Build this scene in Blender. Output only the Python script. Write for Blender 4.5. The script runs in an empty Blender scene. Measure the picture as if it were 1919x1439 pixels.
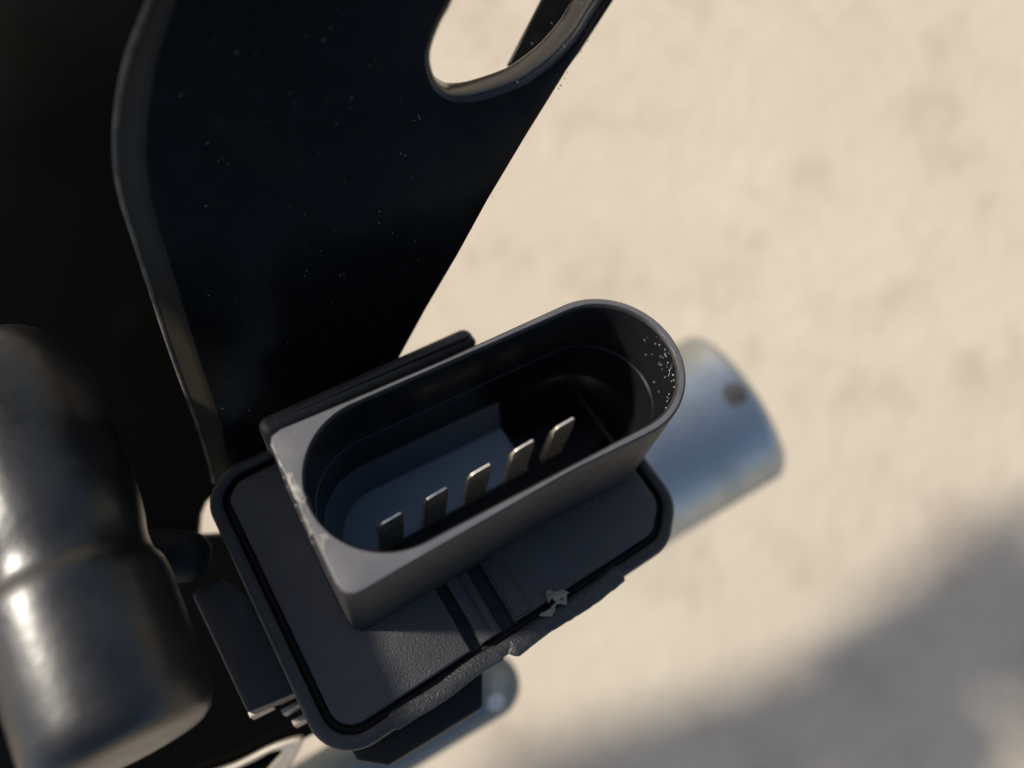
import bpy, bmesh, math, random
from mathutils import Vector, Matrix, noise
R = math.radians
random.seed(7)
scene = bpy.context.scene
COL = scene.collection

# ------------------------------------------------------------------ camera
CAM_H = 0.285
F, CX, CY = 1386.0, 959.5, 719.5            # focal length and centre in photograph pixels
CAM = Vector((0, 0, CAM_H))
cam_d = bpy.data.cameras.new('camera'); cam = bpy.data.objects.new('camera', cam_d); COL.objects.link(cam)
cam.location = CAM; cam.rotation_euler = (0, 0, 0)
cam_d.sensor_width = 36; cam_d.lens = F * 36 / 1919
cam_d.clip_start = 0.004; cam_d.clip_end = 500
cam_d.dof.use_dof = True; cam_d.dof.focus_distance = 0.0785; cam_d.dof.aperture_fstop = 10.0
scene.camera = cam

# ------------------------------------------------------------------ light
N_UNIT = Vector((0.125, 0.469, 0.875)).normalized()      # the connector's own axis
SHADOW_DIR = Vector((1, -0.07, -0.10)); K = 0.75
SUN = (SHADOW_DIR - K * N_UNIT).normalized()             # the way the light travels
elev = math.asin(-SUN.z); az = math.atan2(-SUN.x, -SUN.y)
world = bpy.data.worlds.new('World'); scene.world = world; world.use_nodes = True
wn = world.node_tree.nodes; wl = world.node_tree.links
sky = wn.new('ShaderNodeTexSky'); sky.sky_type = 'NISHITA'; sky.sun_disc = False
sky.sun_elevation = elev; sky.sun_rotation = az; sky.air_density = 1.0; sky.dust_density = 2.2; sky.ozone_density = 1.0
wl.new(sky.outputs[0], wn['Background'].inputs[0]); wn['Background'].inputs[1].default_value = 0.115
sd = bpy.data.lights.new('sun', 'SUN'); sd.energy = 5.0; sd.angle = R(4.2); sd.color = (1.0, 0.93, 0.82)
so = bpy.data.objects.new('sun', sd); COL.objects.link(so)
so.rotation_euler = SUN.to_track_quat('-Z', 'Y').to_euler(); so.location = (-0.5, 0.3, 0.8)
scene.view_settings.view_transform = 'Standard'; scene.view_settings.look = 'None'
scene.view_settings.exposure = 0.29; scene.view_settings.gamma = 1
scene.render.engine = 'CYCLES'
scene.cycles.max_bounces = 8

# ------------------------------------------------------------------ frames: pixel -> point on a real plane
def ray(px, py): return Vector(((px - CX) / F, -(py - CY) / F, -1.0))
class Frame:
    """A local frame; units inside are millimetres."""
    def __init__(s, o, ex, n):
        s.o = Vector(o); s.n = Vector(n).normalized()
        ex = Vector(ex); s.ex = (ex - s.n * ex.dot(s.n)).normalized(); s.ey = s.n.cross(s.ex)
    def loc(s, px, py, z=0.0):
        r = ray(px, py); o = s.o + s.n * z * .001
        p = CAM + r * ((o - CAM).dot(s.n) / r.dot(s.n)) - s.o
        return Vector((p.dot(s.ex), p.dot(s.ey), p.dot(s.n))) * 1000
    def pts(s, pp, z=0.0): return [tuple(s.loc(x, y, z)[:2]) for x, y in pp]
    def matrix(s):
        m = Matrix((s.ex, s.ey, s.n)).transposed().to_4x4(); m.translation = s.o; return m
def at(px, py, depth): return CAM + ray(px, py) * depth

# ------------------------------------------------------------------ materials
def mat(name, base, rough, metal=0.0, spec=0.5, grain=None, mottle=None, rvar=None, coat=0.0):
    m = bpy.data.materials.new(name); m.use_nodes = True
    nt = m.node_tree; b = nt.nodes['Principled BSDF']; L = nt.links.new
    b.inputs['Base Color'].default_value = (*base, 1); b.inputs['Roughness'].default_value = rough
    b.inputs['Metallic'].default_value = metal; b.inputs['Specular IOR Level'].default_value = spec
    b.inputs['Coat Weight'].default_value = coat; b.inputs['Coat Roughness'].default_value = .08
    tc = nt.nodes.new('ShaderNodeTexCoord')
    def nz(scale, detail=4, rgh=.6):
        t = nt.nodes.new('ShaderNodeTexNoise'); t.inputs['Scale'].default_value = scale
        t.inputs['Detail'].default_value = detail; t.inputs['Roughness'].default_value = rgh
        L(tc.outputs['Object'], t.inputs['Vector']); return t
    if mottle:
        sc, c2, lo, hi = mottle
        t = nz(sc, 6, .65); r = nt.nodes.new('ShaderNodeMapRange'); L(t.outputs['Fac'], r.inputs[0])
        r.inputs[1].default_value = lo; r.inputs[2].default_value = hi
        mx = nt.nodes.new('ShaderNodeMix'); mx.data_type = 'RGBA'; L(r.outputs[0], mx.inputs[0])
        mx.inputs[6].default_value = (*base, 1); mx.inputs[7].default_value = (*c2, 1)
        L(mx.outputs[2], b.inputs['Base Color'])
    if rvar:
        sc, r0, r1 = rvar
        t = nz(sc, 5); r = nt.nodes.new('ShaderNodeMapRange'); L(t.outputs['Fac'], r.inputs[0])
        r.inputs[1].default_value = .3; r.inputs[2].default_value = .7
        r.inputs[3].default_value = r0; r.inputs[4].default_value = r1; L(r.outputs[0], b.inputs['Roughness'])
    if grain:
        sc, st, dist = grain
        t = nz(sc, 3, .55); bp = nt.nodes.new('ShaderNodeBump'); bp.inputs['Strength'].default_value = st
        bp.inputs['Distance'].default_value = dist; L(t.outputs['Fac'], bp.inputs['Height']); L(bp.outputs[0], b.inputs['Normal'])
    return m
M = {
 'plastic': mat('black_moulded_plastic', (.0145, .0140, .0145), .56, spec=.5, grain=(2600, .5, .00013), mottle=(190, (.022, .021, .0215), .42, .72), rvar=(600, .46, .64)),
 'lid': mat('black_grained_plastic', (.027, .026, .028), .54, spec=.55, grain=(4600, .9, .00013), mottle=(160, (.038, .036, .038), .4, .75), rvar=(600, .48, .62)),
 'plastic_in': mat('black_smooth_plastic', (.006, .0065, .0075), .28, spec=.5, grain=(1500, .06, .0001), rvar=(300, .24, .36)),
 'floor_side': mat('sky_tinted_side_plastic', (.085, .098, .118), .45, spec=.6, grain=(1800, .2, .0001)),  # dimmer copy: sky reflection painted on the left wall and chamfer
 'rim': mat('sunlit_rim_plastic', (.074, .072, .077), .50, spec=.7, grain=(2600, .22, .0001), mottle=(300, (.098, .094, .098), .4, .75)),  # lighter base paints the sunlight on the rim's top faces
 'floor': mat('sky_tinted_floor_plastic', (.19, .225, .27), .45, spec=.6, grain=(1800, .2, .0001)),  # sky reflection on the socket floor put into the base colour
 'gloss': mat('black_gloss_paint', (.0046, .0045, .0043), .22, spec=.09, grain=(260, .05, .0004), rvar=(140, .18, .34), mottle=(420, (.0095, .0092, .0085), .5, .8)),
 'collar': mat('polished_black_paint', (.014, .0135, .013), .22, spec=.5, grain=(300, .06, .0003), rvar=(200, .16, .30)),
 'panel': mat('black_satin_paint', (.0022, .0022, .0021), .20, spec=.02),
 'lip': mat('ground_tinted_paint', (.029, .0245, .018), .5, spec=.10, rvar=(200, .4, .6), mottle=(220, (.024, .021, .016), .4, .7)),  # brown of the reflected ground put into the paint colour
 'motor': mat('black_enamel', (.007, .0068, .0068), .33, spec=.55, grain=(420, .16, .0004), rvar=(160, .30, .42), mottle=(260, (.018, .017, .0165), .48, .75)),
 'rubber': mat('black_rubber', (.010, .010, .011), .65, spec=.25),
 'bead': mat('rough_black_sealant', (.016, .016, .0165), .36, spec=.6, grain=(3800, .8, .00014), rvar=(900, .3, .6)),
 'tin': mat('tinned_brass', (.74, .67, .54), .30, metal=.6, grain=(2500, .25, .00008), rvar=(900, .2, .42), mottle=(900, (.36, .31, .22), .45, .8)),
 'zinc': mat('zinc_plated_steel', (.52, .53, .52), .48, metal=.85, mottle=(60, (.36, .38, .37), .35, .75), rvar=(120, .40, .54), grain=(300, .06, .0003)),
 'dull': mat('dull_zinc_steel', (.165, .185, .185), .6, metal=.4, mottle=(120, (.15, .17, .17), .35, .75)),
 'lip_glint': mat('painted_edge_glint', (.15, .128, .095), .5, spec=.3, mottle=(300, (.04, .034, .026), .4, .65)),  # pale colour paints the highlight on the lip's outer edge
 'edge': mat('dull_bare_steel', (.36, .32, .27), .5, metal=.4, mottle=(200, (.26, .22, .18), .4, .7)),
 'burr': mat('scuffed_pale_plastic', (.30, .285, .25), .6, mottle=(1100, (.07, .066, .062), .40, .66)),
 'flake': mat('dry_leaf_flake', (.22, .21, .165), .8, mottle=(900, (.12, .115, .095), .4, .7), grain=(1500, .5, .0002)),
 'dust': mat('pale_dust', (.50, .47, .41), .8),
 'rust': mat('brown_stain', (.25, .22, .18), .8, mottle=(600, (.12, .10, .075), .4, .6)),
}

def concrete():
    m = bpy.data.materials.new('sunlit_concrete'); m.use_nodes = True
    nt = m.node_tree; b = nt.nodes['Principled BSDF']; L = nt.links.new
    b.inputs['Roughness'].default_value = .9; b.inputs['Specular IOR Level'].default_value = .2
    tc = nt.nodes.new('ShaderNodeTexCoord')
    def nz(sc, det, off):
        mp = nt.nodes.new('ShaderNodeMapping'); mp.inputs['Location'].default_value = (off, off * .7, 0); L(tc.outputs['Object'], mp.inputs[0])
        t = nt.nodes.new('ShaderNodeTexNoise'); t.inputs['Scale'].default_value = sc; t.inputs['Detail'].default_value = det; t.inputs['Roughness'].default_value = .62
        L(mp.outputs[0], t.inputs['Vector']); return t.outputs['Fac']
    def mix(fac, lo, hi, a, c):
        r = nt.nodes.new('ShaderNodeMapRange'); L(fac, r.inputs[0]); r.inputs[1].default_value = lo; r.inputs[2].default_value = hi
        x = nt.nodes.new('ShaderNodeMix'); x.data_type = 'RGBA'; L(r.outputs[0], x.inputs[0])
        if isinstance(a, tuple): x.inputs[6].default_value = (*a, 1)
        else: L(a, x.inputs[6])
        x.inputs[7].default_value = (*c, 1); return x.outputs[2]
    c = mix(nz(9, 3, 1.3), .35, .65, (.482, .422, .330), (.455, .382, .302))
    c = mix(nz(28, 5, 4.1), .50, .78, c, (.36, .298, .232))
    c = mix(nz(40, 4, 7.7), .56, .85, c, (.52, .46, .37))
    c = mix(nz(20, 3, 2.9), .64, .80, c, (.30, .25, .20))
    L(c, b.inputs['Base Color'])
    bp = nt.nodes.new('ShaderNodeBump'); bp.inputs['Strength'].default_value = .4; bp.inputs['Distance'].default_value = .002
    L(nz(160, 4, 0), bp.inputs['Height']); L(bp.outputs[0], b.inputs['Normal']); return m
M['concrete'] = concrete()

# ------------------------------------------------------------------ mesh helpers (millimetres in, metres out)
def link(name, bm, m, parent=None, matrix=None, sharp=35, smooth=True):
    bmesh.ops.remove_doubles(bm, verts=bm.verts, dist=1e-5)
    bmesh.ops.recalc_face_normals(bm, faces=bm.faces)
    bmesh.ops.scale(bm, vec=(.001, .001, .001), verts=bm.verts)
    me = bpy.data.meshes.new(name); bm.to_mesh(me); bm.free()
    me.materials.append(m)
    if smooth:
        for p in me.polygons: p.use_smooth = True
        me.set_sharp_from_angle(angle=R(sharp))
    o = bpy.data.objects.new(name, me); COL.objects.link(o)
    if parent: o.parent = parent
    if matrix is not None: o.matrix_world = matrix
    return o
def thing(name, label, cat, frame):
    o = bpy.data.objects.new(name, None); COL.objects.link(o); o.empty_display_size = .005
    o.matrix_world = frame.matrix(); o['label'] = label; o['category'] = cat
    return o
def rpoly(pts, rad, seg=8):
    """Polygon with rounded corners; rad is one radius or a list."""
    n = len(pts); out = []
    for i in range(n):
        p = Vector(pts[i]); a = Vector(pts[i - 1]); b = Vector(pts[(i + 1) % n])
        r = rad[i] if isinstance(rad, (list, tuple)) else rad
        u = (a - p); v = (b - p); lu, lv = u.length, v.length; u /= lu; v /= lv
        ang = math.acos(max(-1, min(1, u.dot(v)))) / 2
        if r <= 0 or ang > 1.55: out.append(tuple(p)); continue
        d = min(r / math.tan(ang), lu * .49, lv * .49); rr = d * math.tan(ang)
        c = p + (u + v).normalized() * (rr / math.sin(ang))
        s = p + u * d - c; e = p + v * d - c
        a0 = math.atan2(s.y, s.x); a1 = math.atan2(e.y, e.x); da = (a1 - a0 + math.pi) % (2 * math.pi) - math.pi
        for k in range(seg + 1):
            t = a0 + da * k / seg; out.append((c.x + rr * math.cos(t), c.y + rr * math.sin(t)))
    return out
def smooth_closed(pts, sub=6):
    """Catmull-Rom through a closed loop of 2-D points."""
    n = len(pts); out = []
    for i in range(n):
        p0, p1, p2, p3 = (Vector(pts[(i + k) % n]) for k in (-1, 0, 1, 2))
        for k in range(sub):
            t = k / sub
            out.append(tuple(.5 * ((2 * p1) + (p2 - p0) * t + (2 * p0 - 5 * p1 + 4 * p2 - p3) * t * t + (3 * p1 - p0 - 3 * p2 + p3) * t ** 3)))
    return out
def area(p): return .5 * sum(p[i - 1][0] * p[i][1] - p[i][0] * p[i - 1][1] for i in range(len(p)))
def inset(p, d):
    """Move every vertex of a polygon inward by d."""
    s = 1 if area(p) > 0 else -1; n = len(p); out = []
    for i in range(n):
        a = Vector(p[i - 1]); q = Vector(p[i]); b = Vector(p[(i + 1) % n])
        e1 = (q - a); e2 = (b - q)
        if e1.length < 1e-7: e1 = e2
        if e2.length < 1e-7: e2 = e1
        e1 = e1.normalized(); e2 = e2.normalized()
        m = Vector((-e1.y - e2.y, e1.x + e2.x)); m = m.normalized() if m.length > 1e-6 else Vector((-e1.y, e1.x))
        c = max(.5, m.dot(Vector((-e1.y, e1.x))))
        out.append(tuple(q + m * (s * d / c)))
    return out
def clip(p, a, b, c):
    """Keep the part of polygon p where a*x + b*y <= c."""
    out = []
    for i in range(len(p)):
        q, r = p[i - 1], p[i]; fq = a * q[0] + b * q[1] - c; fr = a * r[0] + b * r[1] - c
        if (fq <= 0) != (fr <= 0):
            t = fq / (fq - fr); out.append((q[0] + t * (r[0] - q[0]), q[1] + t * (r[1] - q[1])))
        if fr <= 0: out.append(r)
    return out
def loft(bm, loops, cap0=True, cap1=True, closed=True):
    rows = [[bm.verts.new(v) for v in l] for l in loops]
    n = len(rows[0])
    for a, b in zip(rows, rows[1:]):
        for i in range(n if closed else n - 1):
            j = (i + 1) % n; bm.faces.new((a[i], a[j], b[j], b[i]))
    if cap0: bm.faces.new(rows[0][::-1])
    if cap1: bm.faces.new(rows[-1])
    return rows
def prism(bm, poly, z0, z1, bev=.0, seg=4, bev0=0.0):
    loops = []
    if bev0: 
        for k in range(seg + 1):
            t = k / seg * math.pi / 2; loops.append([(x, y, z0 + bev0 * (1 - math.sin(t))) for x, y in inset(poly, bev0 * (1 - math.cos(math.pi / 2 - t)) if 0 else bev0 * (1 - math.sin(t)) if 0 else bev0 * (1 - math.cos(t - math.pi / 2)))])
        loops = loops[::1]
        loops = [[(x, y, z0 + bev0 * (1 - math.cos(k / seg * math.pi / 2))) for x, y in inset(poly, bev0 * (1 - math.sin(k / seg * math.pi / 2)))] for k in range(seg + 1)]
    else:
        loops.append([(x, y, z0) for x, y in poly])
    if bev:
        for k in range(seg + 1):
            t = k / seg * math.pi / 2
            loops.append([(x, y, z1 - bev * (1 - math.sin(t))) for x, y in inset(poly, bev * (1 - math.cos(t)))])
    else:
        loops.append([(x, y, z1) for x, y in poly])
    loft(bm, loops); return bm
def tube(bm, path, rad, seg=12, flat=1.0, cap=True):
    n = len(path); loops = []; up = Vector((0, 0, 1))
    for i, p in enumerate(path):
        p = Vector(p); d = (Vector(path[min(i + 1, n - 1)]) - Vector(path[max(i - 1, 0)])).normalized()
        s = d.cross(up); s = s.normalized() if s.length > 1e-4 else Vector((1, 0, 0)); u = s.cross(d)
        r = rad[i] if isinstance(rad, (list, tuple)) else rad
        loops.append([p + s * (r * math.cos(2 * math.pi * k / seg)) + u * (r * flat * math.sin(2 * math.pi * k / seg)) for k in range(seg)])
    loft(bm, loops, cap, cap)
def lathe(bm, prof, seg=64):
    """prof: (t, r) along local x."""
    loops = [[(t, r * math.cos(2 * math.pi * k / seg), r * math.sin(2 * math.pi * k / seg)) for k in range(seg)] for t, r in prof]
    loft(bm, loops)
def box(bm, x0, x1, y0, y1, z0, z1, bev=0.0):
    prism(bm, [(x0, y0), (x1, y0), (x1, y1), (x0, y1)], z0, z1, bev, 2)
def grain(bm, c, r, nrm=None):
    m = Matrix.Translation(c) @ Matrix.Rotation(random.random() * 6, 4, 'Z') @ Matrix.Diagonal((r * random.uniform(.7, 1.4), r * random.uniform(.6, 1.1), r * random.uniform(.5, .9), 1))
    bmesh.ops.create_icosphere(bm, subdivisions=1, radius=1, matrix=m)
def boolean_cut(o, cutter):
    md = o.modifiers.new('cut', 'BOOLEAN'); md.operation = 'DIFFERENCE'; md.solver = 'EXACT'; md.object = cutter
    dg = bpy.context.evaluated_depsgraph_get(); dg.update()
    me = bpy.data.meshes.new_from_object(o.evaluated_get(dg)); o.modifiers.clear()
    old = o.data; o.data = me; me.name = old.name
    for p in me.polygons: p.use_smooth = True
    me.set_sharp_from_angle(angle=R(35))

# ------------------------------------------------------------------ ground
bm = bmesh.new()
bmesh.ops.create_grid(bm, x_segments=2, y_segments=2, size=60000)
g = link('ground', bm, M['concrete'], smooth=False); g['kind'] = 'structure'

# ------------------------------------------------------------------ connector unit
U = Frame(CAM + ray(960, 720) * .077, (0.89, 0.455, -(0.89 * N_UNIT.x + 0.455 * N_UNIT.y) / N_UNIT.z), N_UNIT)
unit = thing('connector_unit', 'matt black plastic sensor unit with open oval socket and five upright metal pins', 'connector', U)
UM = U.matrix()
ZP = -16.8
outer = rpoly([(-32.4, 11.0), (-29.0, 13.6), (11.6, 13.6), (16.1, 8.0), (16.1, -17.0), (11.6, -21.2), (-32.8, -21.35)],
              [5, 4.5, 4.5, 5, 5, 5, 5, 9.2], 12)
def capsule(c1, r1, c2, r2, seg=40):
    d = Vector(c2) - Vector(c1); a = math.atan2(d.y, d.x); out = []; nn = []
    for k in range(seg + 1):
        t = a + math.pi / 2 + math.pi * k / seg; out.append((c1[0] + r1 * math.cos(t), c1[1] + r1 * math.sin(t))); nn.append((math.cos(t), math.sin(t)))
    m = 14
    lo = out[-1]; hi = (c2[0] + r2 * math.cos(a - math.pi / 2), c2[1] + r2 * math.sin(a - math.pi / 2))
    for k in range(1, m): out.append((lo[0] + (hi[0] - lo[0]) * k / m, lo[1] + (hi[1] - lo[1]) * k / m)); nn.append((math.cos(a - math.pi / 2), math.sin(a - math.pi / 2)))
    for k in range(seg + 1):
        t = a - math.pi / 2 + math.pi * k / seg; out.append((c2[0] + r2 * math.cos(t), c2[1] + r2 * math.sin(t))); nn.append((math.cos(t), math.sin(t)))
    lo = out[-1]; hi = out[0]
    for k in range(1, m): out.append((lo[0] + (hi[0] - lo[0]) * k / m, lo[1] + (hi[1] - lo[1]) * k / m)); nn.append((math.cos(a + math.pi / 2), math.sin(a + math.pi / 2)))
    return out, nn
C1, C2, RI = (-15.55, -2.05), (10.25, -3.05), 7.95
cap_in, cap_n = capsule(C1, 8.0, C2, RI)
# socket outline: square-cornered left end, round right end
def arc(c, r, a0, a1, n): return [(c[0] + r * math.cos(R(a0 + (a1 - a0) * k / n)), c[1] + r * math.sin(R(a0 + (a1 - a0) * k / n))) for k in range(n + 1)]
out_raw = rpoly([(-24.75, -11.05), (0.0, -11.2), (8.0, -11.75)] , 0) + arc(C2, 8.8, -92, 88, 40) + [(-4.0, 6.05), (-14, 6.5), (-24.0, 7.0)]
out_poly = rpoly(out_raw, [1.5] + [0] * (len(out_raw) - 2) + [1.3], 10)
def hit(p, d, poly):
    best = None
    for i in range(len(poly)):
        ax, ay = poly[i - 1]; bx, by = poly[i]; ex, ey = bx - ax, by - ay
        den = d[0] * ey - d[1] * ex
        if abs(den) < 1e-12: continue
        t = ((ax - p[0]) * ey - (ay - p[1]) * ex) / den; s = ((ax - p[0]) * d[1] - (ay - p[1]) * d[0]) / den
        if t > 0 and -1e-6 <= s <= 1 + 1e-6 and (best is None or t < best): best = t
    return best or .5
# extra samples where the square corners are
thick = [hit(p, d, out_poly) for p, d in zip(cap_in, cap_n)]
def ring(f): return [f(p, d, t) for p, d, t in zip(cap_in, cap_n, thick)]
def oring(back, z): return ring(lambda p, d, t: (p[0] + d[0] * (t - min(back, t * .8)), p[1] + d[1] * (t - min(back, t * .8)), z))
def iring(ins, z): return ring(lambda p, d, t: (p[0] - d[0] * ins, p[1] - d[1] * ins, z))
loops = [oring(-.12, -17.4), oring(-.05, -8), oring(0, -.36)]
for k in range(1, 6):
    t = k / 5 * math.pi / 2; loops.append(oring(.36 * (1 - math.cos(t)), -.36 * (1 - math.sin(t))))
loops += [iring(-.06, -.0), iring(.0, -.05), iring(.22, -.40), iring(.3, -8.4), iring(.32, -8.5), iring(.40, -8.55), iring(.48, -15.4), iring(.6, -15.6), iring(2.3, -20.0), iring(2.4, -26.5)]
bm = bmesh.new(); loft(bm, loops, False, True)
shell = link('socket_shell', bm, M['plastic'], unit)
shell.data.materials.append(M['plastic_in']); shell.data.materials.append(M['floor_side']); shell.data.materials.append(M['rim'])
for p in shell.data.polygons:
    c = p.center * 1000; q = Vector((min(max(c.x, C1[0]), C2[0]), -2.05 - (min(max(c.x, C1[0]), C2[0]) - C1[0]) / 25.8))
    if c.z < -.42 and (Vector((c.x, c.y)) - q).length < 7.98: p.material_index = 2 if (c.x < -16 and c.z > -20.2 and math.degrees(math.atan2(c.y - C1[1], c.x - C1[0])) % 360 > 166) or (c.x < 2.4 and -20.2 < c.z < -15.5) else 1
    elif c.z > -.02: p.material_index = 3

# cavity cutter used on the lid and housing, then removed
cutter_poly, _ = capsule(C1, 8.15, C2, 8.1)
bm = bmesh.new(); prism(bm, cutter_poly, -60, -10); cutter = link('cutter', bm, M['plastic'], unit, smooth=False)

def cut(o): boolean_cut(o, cutter)
bpy.context.view_layer.update()
# housing tray: floor of the groove, lip round the edge
bm = bmesh.new()
lip_in = inset(outer, 1.45)
loops = [[(x, y, -27.0) for x, y in inset(outer, 1.6)], [(x, y, -21.0) for x, y in inset(outer, 1.0)], [(x, y, -19.6) for x, y in inset(outer, .1)], [(x, y, ZP - .6) for x, y in outer]]
for k in range(1, 5):
    t = k / 4 * math.pi / 2; loops.append([(x, y, ZP - .6 * (1 - math.sin(t))) for x, y in inset(outer, .6 * (1 - math.cos(t)))])
loops += [[(x, y, ZP) for x, y in inset(outer, 1.15)], [(x, y, ZP - .2) for x, y in lip_in], [(x, y, ZP - 1.8) for x, y in inset(outer, 1.5)]]
loft(bm, loops)
housing = link('housing', bm, M['plastic'], unit); cut(housing)
# lid in three pieces, with two open slots between them
lid = inset(outer, 2.35)
def lid_piece(poly, z, name='lid_panel'):
    bm = bmesh.new(); prism(bm, poly, ZP - 1.75, z, .3, 3); o = link(name, bm, M['lid'], unit); cut(o); return o
lid_piece(clip(lid, 1, 0, -14.95), ZP + .1)
lid_piece(clip(clip(lid, -1, 0, 13.6), 1, 0, -10.95), ZP + .05)
lid_piece(clip(lid, -1, 0, 9.2), ZP + .1)
bm = bmesh.new(); box(bm, -8.95, -7.0, -18.6, -11.3, ZP - .2, ZP + .42, .15); link('rib', bm, M['lid'], unit)
bm = bmesh.new(); box(bm, -12.0, -11.3, -18.4, -11.3, ZP - .2, ZP + .36, .12); link('rib', bm, M['lid'], unit)
# shallow step where the socket wall meets the lid
bm = bmesh.new(); prism(bm, rpoly([(-8, -12.0), (6.5, -12.4), (8.2, -11.4), (8.2, -10), (-8, -10)], [.3, .8, .8, 0, 0], 4), ZP - .3, ZP + .75, .25, 3); o = link('base_step', bm, M['plastic'], unit); cut(o)
# sealing gasket lying in the groove
bm = bmesh.new(); path = [(x, y, ZP - 1.5) for x, y in inset(outer, 1.9)]
tube(bm, path + path[:1], .38, 8, cap=False); link('gasket', bm, M['rubber'], unit)
# cavity floor: raised platform behind the pins, sky reflection painted into its colour
bm = bmesh.new()
fl = [p for p in capsule(C1, 5.9, C2, 5.9)[0]]
fl = clip(clip(fl, 1, 0, 3.2), 0, -1, 3.55)
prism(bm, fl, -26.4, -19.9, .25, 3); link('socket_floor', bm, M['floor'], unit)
# black seat the pins stand in
bm = bmesh.new(); prism(bm, rpoly([(-19.0, -8.3), (9.6, -8.8), (9.6, -2.55), (-19.0, -2.45)], .8, 4), -26.4, -20.7, .2, 2); link('pin_seat', bm, M['rubber'], unit)
# five blade pins
def pin(x):
    bm = bmesh.new(); w = 1.52
    full = [(-w, -26.2), (-w, -13.0), (-w, -12.2), (-w * .95, -11.7), (-w * .74, -11.18), (-w * .5, -11.0), (w * .1, -10.92), (w * .88, -10.85), (w, -11.0), (w, -12.2), (w, -13.0), (w, -26.2)]
    def row(y, drop, k): return [(x + a * k, y, min(z, -10.9 - drop) if drop else z) for a, z in full]
    rows = [row(-3.2 - .40, 1.9, .97), row(-3.2 - .36, 1.5, 1), row(-3.2 - .17, 0, 1), row(-3.2 + .17, 0, 1), row(-3.2 + .36, 1.5, 1), row(-3.2 + .40, 1.9, .97)]
    loft(bm, rows); return link('terminal_pin', bm, M['tin'], unit, sharp=25)
for x in (-16.3, -10.6, -4.87, 1.1, 6.95): pin(x)
# locking rail on the far side of the socket
bm = bmesh.new()
prism(bm, rpoly([(-23.9, 10.4), (-23.9, 13.0), (2.7, 12.5), (2.7, 10.0)], [1.2, 1.2, 1.2, .5], 6), -13.5, -7.6, 1.0, 5)
rail = link('locking_rail', bm, M['plastic'], unit)
bm = bmesh.new(); prism(bm, [(-23.2, 6), (2.0, 5.8), (2.0, 10.6), (-23.2, 10.9)], -14.2, -12.2, .3, 3); link('rail_web', bm, M['plastic'], unit)
# rough sealing beads on the near edge
def bead(x0, x1, y0, y1, r, z, seed):
    bm = bmesh.new(); n = 130; S = 26; loops = []
    for i in range(n + 1):
        s = i / n; x = x0 + (x1 - x0) * s; y = y0 + (y1 - y0) * s + .12 * math.sin(s * 9 + seed)
        e = min(1, (s * n / 7) ** .5, ((1 - s) * n / 5) ** .5 + .35) if 1 else 1
        lp = []
        for k in range(S):
            a = 2 * math.pi * k / S
            rr = r * max(.2, e) * (1 + .06 * noise.noise((x * 1.1 + seed, math.cos(a) * 1.4, math.sin(a) * 1.4)) + .03 * noise.noise((x * 4.5, math.cos(a) * 6, math.sin(a) * 6 + seed)))
            lp.append((x, y + rr * math.cos(a) * 1.1, z + rr * math.sin(a) * .36))
        loops.append(lp)
    loft(bm, loops); return link('sealing_bead', bm, M['bead'], unit, sharp=60)
bead(-26.0, -12.2, -20.7, -20.55, .86, ZP - .30, 1.0)
bead(-11.6, 4.6, -20.95, -20.75, 1.0, ZP - .28, 5.0)
# side block and fins on the left, block under the near edge
bm = bmesh.new(); prism(bm, rpoly(U.pts([(358, 1112), (404, 1080), (500, 1130), (575, 1290), (463, 1336)], -22), [.6, 1, 0, 0, .5], 4), -25.5, -22, .3, 3)
link('side_block', bm, M['plastic'], unit)
for pp, z in (((464, 1335), (505, 1317), (508, 1325), (468, 1345)), -26.2), (((516, 1308), (554, 1290), (557, 1297), (519, 1316)), -26.2), (((526, 1330), (562, 1311), (565, 1318), (530, 1339)), -28), (((546, 1350), (580, 1332), (584, 1343), (551, 1361)), -30.5):
    bm = bmesh.new(); prism(bm, U.pts(pp, z), z - 3, z, .12, 2); link('fin', bm, M['edge'], unit)
bm = bmesh.new(); prism(bm, rpoly(U.pts([(630, 1350), (668, 1424), (728, 1434), (800, 1390), (905, 1325), (905, 1230), (700, 1300)], -24), .5, 3), -33, -24, .4, 3); link('lower_block', bm, M['rubber'], unit)
# scuffed burr on the left edge of the socket
bm = bmesh.new()
for pp in (((533, 876), (541, 884), (549, 886), (558, 905), (574, 933), (571, 944), (553, 933), (541, 906)), ((596, 1000), (612, 1001), (618, 1008), (608, 1016), (613, 1031), (603, 1026)), ((558, 940), (566, 948), (577, 972), (588, 1000), (581, 1000), (570, 972)), ((518, 850), (526, 866), (531, 876), (525, 874))):
    prism(bm, U.pts(pp, .05), -.25, .05, .04, 2)
for k in range(22):
    s = random.random(); x = -24.15 - .72 * s + random.uniform(-.12, .05); y = 3.5 - 13 * s
    grain(bm, (x, y, random.uniform(-1.9, -.1)), random.uniform(.04, .11))
for v in bm.verts: v.co += Vector(noise.noise_vector(v.co * 3)) * .07
link('burr', bm, M['burr'], unit)
# dust in the right end of the socket
bm = bmesh.new()
for k in range(46):
    a = R(random.gauss(-14, 17)); z = -abs(random.gauss(0, 2.4)) - .5; rr = RI - .27
    grain(bm, (C2[0] + rr * math.cos(a), C2[1] + rr * math.sin(a), z), random.uniform(.03, .085))
d = link('dust', bm, M['dust'], unit); d['kind'] = 'stuff'

bpy.data.objects.remove(cutter, do_unlink=True)

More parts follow.
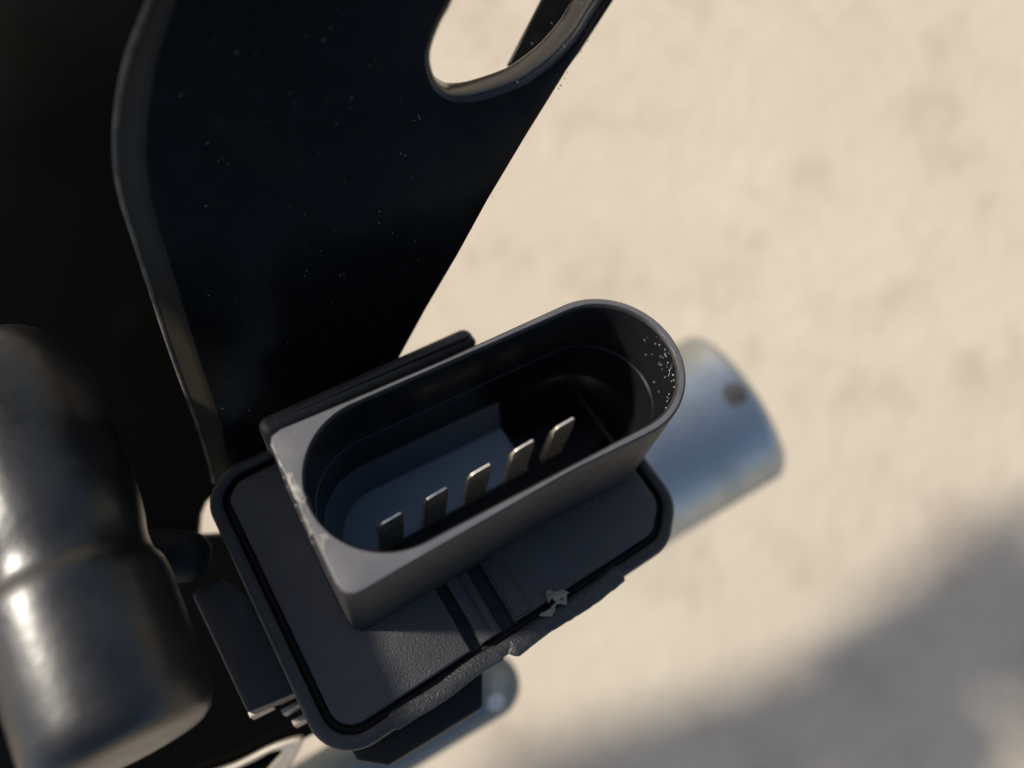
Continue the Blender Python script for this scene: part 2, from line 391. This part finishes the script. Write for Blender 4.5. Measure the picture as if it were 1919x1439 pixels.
# pale flake caught between lid and bead
flake = thing('dry_flake', 'small pale crumbled leaf flake lying on the black lid beside the rough bead', 'flake', Frame(U.o + U.n * (ZP + .25) * .001, U.ex, U.n))
FF = Frame(U.o + U.n * (ZP + .25) * .001, U.ex, U.n)
for pp in (((222, 478), (262, 440), (290, 422), (330, 462), (385, 470), (380, 560), (352, 600), (300, 612), (270, 690), (238, 600)), ((352, 520), (395, 462), (440, 470), (490, 425), (560, 452), (628, 488), (590, 530), (585, 600), (500, 580), (470, 640), (390, 640), (340, 600)), ((580, 570), (590, 700), (420, 690), (380, 800), (310, 910), (100, 890), (200, 830), (300, 760), (400, 660), (500, 620))):
    bm = bmesh.new(); q = smooth_closed(FF.pts([(1000 + .1042 * x, 1060 + .1042 * y) for x, y in pp], .1), 3)
    q = [(x + random.gauss(0, .03), y + random.gauss(0, .03)) for x, y in q]
    prism(bm, q, 0, .22, .06, 2)
    bmesh.ops.triangulate(bm, faces=[f for f in bm.faces if len(f.verts) > 4])
    for v in bm.verts: v.co.z += .25 * noise.noise(v.co * 1.7) + .12
    link('leaf_piece', bm, M['flake'], flake)

# ------------------------------------------------------------------ black bracket
p3 = [at(740, 690, .0885), at(410, 890, .0895), at(215, 280, .064)]
nb = (p3[1] - p3[0]).cross(p3[2] - p3[0]); nb = nb if nb.z > 0 else -nb
B = Frame(p3[0], p3[0] - p3[1], nb)
bracket = thing('steel_bracket', 'glossy black painted steel bracket with large slotted hole near the top', 'bracket', B)
sheet_out = B.pts([(1200, -60), (1152, -10), (1122, 34), (1091, 88), (1057, 145), (986, 259), (916, 376), (860, 478), (800, 580), (740, 690), (650, 830), (600, 900), (430, 905), (424, 872), (412, 800), (362, 652), (298, 445), (276, 370), (267, 300), (270, 220), (284, 120), (322, 0), (360, -110), (470, -300), (1150, -240), (1230, -150)])
hole = smooth_closed(B.pts([(856, -60), (838, 0), (820, 34), (804, 72), (796, 105), (799, 138), (813, 170), (841, 191), (870, 195), (908, 189), (974, 166), (1013, 142), (1050, 112), (1087, 70), (1110, 34), (1131, 0), (1148, -45), (1140, -100), (1080, -150), (970, -165), (890, -120)]), 4)
def sheet_with_hole(bm, outp, holep, t, bev):
    """Sheet with a turned-down hole collar and softened outer edge."""
    def ringv(p, z): return [bm.verts.new((x, y, z)) for x, y in p]
    rows = [ringv(inset(outp, bev), 0), ringv(inset(outp, bev * .3), -bev * .3), ringv(outp, -bev), ringv(outp, -t)]
    n = len(outp)
    for a, b in zip(rows, rows[1:]):
        for i in range(n): bm.faces.new((a[i], a[(i + 1) % n], b[(i + 1) % n], b[i]))
    prof = [(0.0, 0.0), (.25, -.06), (.5, -.22), (.75, -.55), (.9, -1.0), (1.0, -1.6), (1.05, -3.6), (.9, -4.2), (.6, -4.5), (.3, -4.4)]
    hr = [ringv(inset(holep, d), z) for d, z in prof]; m = len(holep)
    for a, b in zip(hr, hr[1:]):
        for i in range(m): bm.faces.new((a[i], b[i], b[(i + 1) % m], a[(i + 1) % m]))
    for ra, rb in ((rows[0], hr[0]), (rows[3], hr[-1])):
        edges = []
        for rr in (ra, rb):
            for i in range(len(rr)):
                e = bm.edges.get((rr[i], rr[(i + 1) % len(rr)])) or bm.edges.new((rr[i], rr[(i + 1) % len(rr)])); edges.append(e)
        bmesh.ops.triangle_fill(bm, use_beauty=True, edges=edges)
bm = bmesh.new(); sheet_with_hole(bm, sheet_out, [(x, y) for x, y in inset(hole, -.15)], 1.6, .45)
sh = link('sheet', bm, M['gloss'], bracket, sharp=40)
sh.data.materials.append(M['collar'])
hc = sum((Vector(p) for p in hole), Vector((0, 0))) / len(hole); hr_ = max((Vector(p) - hc).length for p in hole)
for p in sh.data.polygons:
    c = p.center * 1000
    if -4.6 < c.z < -.12 and any((Vector((c.x, c.y)) - Vector(q)).length < 1.7 for q in hole): p.material_index = 1
# folded lip along the left edge of the sheet
inner = [(322, 0), (284, 120), (270, 220), (267, 300), (276, 370), (298, 445), (362, 652), (412, 800), (424, 872), (430, 905)]
outl = [(283, 0), (240, 110), (219, 220), (218, 310), (228, 372), (249, 440), (318, 652), (372, 800), (394, 870), (402, 905)]
def dense(pp, n=10):
    out = []
    for a, b in zip(pp, pp[1:]):
        for k in range(n): out.append((a[0] + (b[0] - a[0]) * k / n, a[1] + (b[1] - a[1]) * k / n))
    return out + [pp[-1]]
inner = [(360, -110)] + inner; outl = [(322, -110)] + outl
def cr_open(pp, n=6):
    out = []
    for i in range(len(pp) - 1):
        p0, p1, p2, p3_ = (Vector(pp[max(0, min(len(pp) - 1, i + k))]) for k in (-1, 0, 1, 2))
        for k in range(n):
            t = k / n; out.append(tuple(.5 * ((2 * p1) + (p2 - p0) * t + (2 * p0 - 5 * p1 + 4 * p2 - p3_) * t * t + (3 * p1 - p0 - 3 * p2 + p3_) * t ** 3)))
    return out + [tuple(pp[-1])]
ia = [B.loc(x, y, -.1) for x, y in cr_open(inner)]; ob = [B.loc(x, y, -1.3) for x, y in cr_open(outl)]
bm = bmesh.new(); rows = []
for a, b in zip(ia, ob):
    d = (b - a); u = Vector((d.x, d.y, 0)).normalized()
    pr = [a - u * .5 + Vector((0, 0, .02)), a + u * .1, a + d * .25, a + d * .75, b - u * .12 + Vector((0, 0, .05)), b, b + Vector((0, 0, -.25)), b + Vector((0, 0, -.7)) - u * .2, a + Vector((0, 0, -1.4)) - u * .5]
    rows.append(pr)
loft(bm, rows, True, True)
link('folded_lip', bm, M['lip'], bracket, sharp=50)
bm = bmesh.new(); tube(bm, [p + Vector((.05, 0, -.12)) for p in ob], .30, 10); link('edge_glint', bm, M['lip_glint'], bracket)  # thin tube drawn as the painted highlight line along the lip
# return flange seen through the hole
BF = Frame(at(1000, 60, .0865), (1, .2, 0), (.2, -.2, 1))
bm = bmesh.new(); prism(bm, BF.pts([(953, 118), (1014, 0), (1090, -150), (1240, -150), (1150, 0), (1085, 100), (1010, 190)]), -1.2, 0, .3, 3)
o = link('return_flange', bm, M['gloss'], None, BF.matrix())
o.parent = bracket; o.matrix_parent_inverse = B.matrix().inverted()
# unseen plate added at the upper left to shade the tube and rail
ER = Frame(at(-500, -350, .050), (1, 0, 0), (0, 0, 1))
bm = bmesh.new(); prism(bm, rpoly(ER.pts([(-1420, -1020), (-250, -580), (90, -340), (540, -300), (450, -160), (60, -170), (-230, -120), (-310, 40), (-640, 440), (-800, 430), (-830, 80), (-1330, 0)]), 1.5, 5), -1.6, 0, .4, 3)
o = link('shade_plate', bm, M['gloss'], None, ER.matrix()); o.parent = bracket; o.matrix_parent_inverse = B.matrix().inverted()
# lower back panel; its unseen left part is shaped to cast the ground shadow
BP = Frame(at(200, 500, .097), (1, 0, 0), (.10, -.16, 1))
pan = BP.pts([(-2900, 1250), (-2260, 1103), (-1261, 868), (-673, 692), (-380, 398), (61, -90), (520, -220), (1100, -240), (1050, -70), (760, -40), (640, 300), (560, 860), (405, 872), (412, 915), (398, 930), (382, 946), (372, 970), (368, 1012), (200, 1030), (61, 1040), (-145, 1335), (-300, 1700), (-2900, 1900)])
bm = bmesh.new(); prism(bm, pan, -1.6, 0, .3, 3); o = link('back_panel', bm, M['panel'], None, BP.matrix()); o.parent = bracket; o.matrix_parent_inverse = B.matrix().inverted()
BL = Frame(at(400, 1200, .101), (1, 0, 0), (0, -.05, 1))
bm = bmesh.new(); prism(bm, rpoly(BL.pts([(-200, 1000), (250, 1015), (470, 1000), (540, 1120), (640, 1330), (618, 1362), (560, 1392), (430, 1450), (300, 1520), (-200, 1600)]), .8, 4), -2, 0, .4, 3)
o = link('lower_plate', bm, M['panel'], None, BL.matrix()); o.parent = bracket; o.matrix_parent_inverse = B.matrix().inverted()
# dust grains on the painted steel
bm = bmesh.new()
for k in range(170):
    x, y = random.uniform(330, 900), random.uniform(60, 840)
    if k < 60: x, y = random.gauss(640, 150), random.gauss(330, 150)
    if x > 1000 - y * .42 or y < 10 or y > 860 or x < 300 + max(0, y - 300) * .25 or ((x - 860) ** 2 / 1.2 + (y - 60) ** 2 < 150 ** 2): continue
    p = B.loc(x, y, 0); grain(bm, (p.x, p.y, .01), random.choice((.016, .02, .022, .028, .03, .035, .048)))
for x, y in ((968, 152), (1032, 42), (1088, 5), (1055, 85), (785, 220), (750, 285), (758, 289), (995, 80)):
    p = B.loc(x, y, -.3); grain(bm, (p.x, p.y, p.z + .3), .07)
for x, y in ((1057, 147), (1062, 136), (1050, 160), (1088, 96), (1100, 76), (985, 262), (922, 368), (1046, 166)):
    p = B.loc(x + 1, y, -.5); grain(bm, tuple(p), random.uniform(.06, .11))
d = link('dust', bm, M['dust'], bracket); d['kind'] = 'stuff'

# ------------------------------------------------------------------ motor can
P0, P1 = at(5, 690, .0780), at(240, 1398, .0640)
MA = (P1 - P0).normalized()
MF = Frame(P0 + MA * .0196, MA, MA.orthogonal())
motor = thing('motor_housing', 'rounded black enamelled motor can with a groove round its middle', 'motor', MF)
bm = bmesh.new()
prof = [(-20.5, .3), (-20.4, 2.5), (-20.0, 4.6), (-19.0, 6.7), (-17.6, 8.2), (-15.8, 9.2), (-13.5, 9.8), (-10, 10.05), (-2.0, 10.1), (0.2, 9.9), (1.6, 9.65), (2.6, 9.35), (3.4, 9.2), (4.6, 9.2), (5.2, 9.35), (5.7, 9.75), (6.2, 10.05), (7.0, 10.2), (8, 10.25), (12, 10.1), (17.0, 9.9), (18.4, 9.7), (19.3, 9.0), (19.8, 8.0), (20.0, 6), (20.0, .3)]
lathe(bm, [(a * 1.12, b * .785) for a, b in prof], 96)
link('can', bm, M['motor'], motor)
# stub boss toward the connector
p = MF.loc(250, 1035, 0)
BO = Frame(at(250, 1040, .084), (1, -.03, 0), (0, 0, 1))
bm = bmesh.new(); lathe(bm, [(-5, 3.0), (4.5, 3.0), (6.4, 2.85), (7.5, 2.5), (8.2, 1.8), (8.5, 1.0), (8.55, .1)], 40)
o = link('boss', bm, M['rubber'], None, BO.matrix()); o.parent = motor; o.matrix_parent_inverse = MF.matrix().inverted()

# ------------------------------------------------------------------ zinc tube and arm
TD = .150
TA = Vector((.857, .515, 0)).normalized()
TF = Frame(at(1174, 880, TD + .004), TA, (0, 0, 1))
pipe = thing('zinc_tube', 'blurred grey zinc plated tube stub sticking out beyond the connector', 'tube', TF)
r = 157 * TD / F * 1000; e = 254 * TD / F * 1000
bm = bmesh.new(); lathe(bm, [(-55, r), (e - 3, r)] + [(e - 3 + 3 * math.sin(R(a)), r - 3 + 3 * math.cos(R(a))) for a in (15, 30, 45, 60, 75, 90)] + [(e, .1)], 96)
link('tube_body', bm, M['zinc'], pipe)
# dark plug spot near its end
bm = bmesh.new()
q = at(1370, 738, TD - .010); ql = (TF.matrix().inverted() @ q) * 1000
v = Vector((0, ql.y, 0)); zz = math.sqrt(max(0, r * r - ql.y ** 2)); c = Vector((ql.x, ql.y, zz)); nn = Vector((0, ql.y, zz)).normalized()
m = Matrix.Translation(c) @ nn.to_track_quat('Z', 'Y').to_matrix().to_4x4()
bmesh.ops.create_cone(bm, cap_ends=True, segments=24, radius1=2.3, radius2=1.9, depth=.24, matrix=m)
link('plug', bm, M['rust'], pipe)
AD = .126
AA = Vector((.857, .515, 0)).normalized()
AF = Frame(at(850, 1324, AD), AA, (0, 0, 1))
arm = thing('zinc_rod', 'blurred grey metal rod with round end under the near edge of the connector', 'rod', AF)
ra = 58 * AD / F * 1000; ea = 135 * AD / F * 1000
bm = bmesh.new(); lathe(bm, [(-45, ra)] + [(ea - ra + ra * math.sin(R(a)), ra * math.cos(R(a))) for a in range(0, 90, 9)] + [(ea, .05)], 64)
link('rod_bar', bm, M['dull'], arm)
bm = bmesh.new(); ql = (AF.matrix().inverted() @ at(925, 1312, AD - .0045)) * 1000
bmesh.ops.create_uvsphere(bm, u_segments=24, v_segments=12, radius=1, matrix=Matrix.Translation(ql) @ Matrix.Diagonal((1.7, 1.7, .9, 1)))
link('rivet', bm, M['zinc'], arm)
# eyelet plate at the bottom edge
EF = Frame(at(480, 1420, .100), (.9, .42, 0), (0, -.1, 1))
eye = thing('eyelet_plate', 'thin dark metal eyelet with pale edge at the bottom of the picture', 'eyelet', EF)
oo = [(330, 1482), (434, 1437), (469, 1420), (503, 1403), (542, 1389), (566, 1386), (560, 1406), (541, 1440), (500, 1490), (420, 1540)]
ii = [(360, 1488), (446, 1441), (478, 1426), (503, 1412), (520, 1407), (529, 1409), (524, 1418), (506, 1438), (470, 1478), (410, 1515)]
po, pi_ = (smooth_closed(EF.pts(q), 5) for q in (oo, ii))
bm = bmesh.new()
loft(bm, [[(x, y, -.9) for x, y in po], [(x, y, -.15) for x, y in po], [(x, y, 0) for x, y in inset(po, .15)], [(x, y, 0) for x, y in inset(pi_, -.12)], [(x, y, -.15) for x, y in pi_], [(x, y, -.9) for x, y in pi_], [(x, y, -.9) for x, y in po]], False, False)
link('eyelet_rim', bm, M['edge'], eye)
bm = bmesh.new(); prism(bm, inset(pi_, -.2), -2.2, -1.5); link('web', bm, M['panel'], eye)
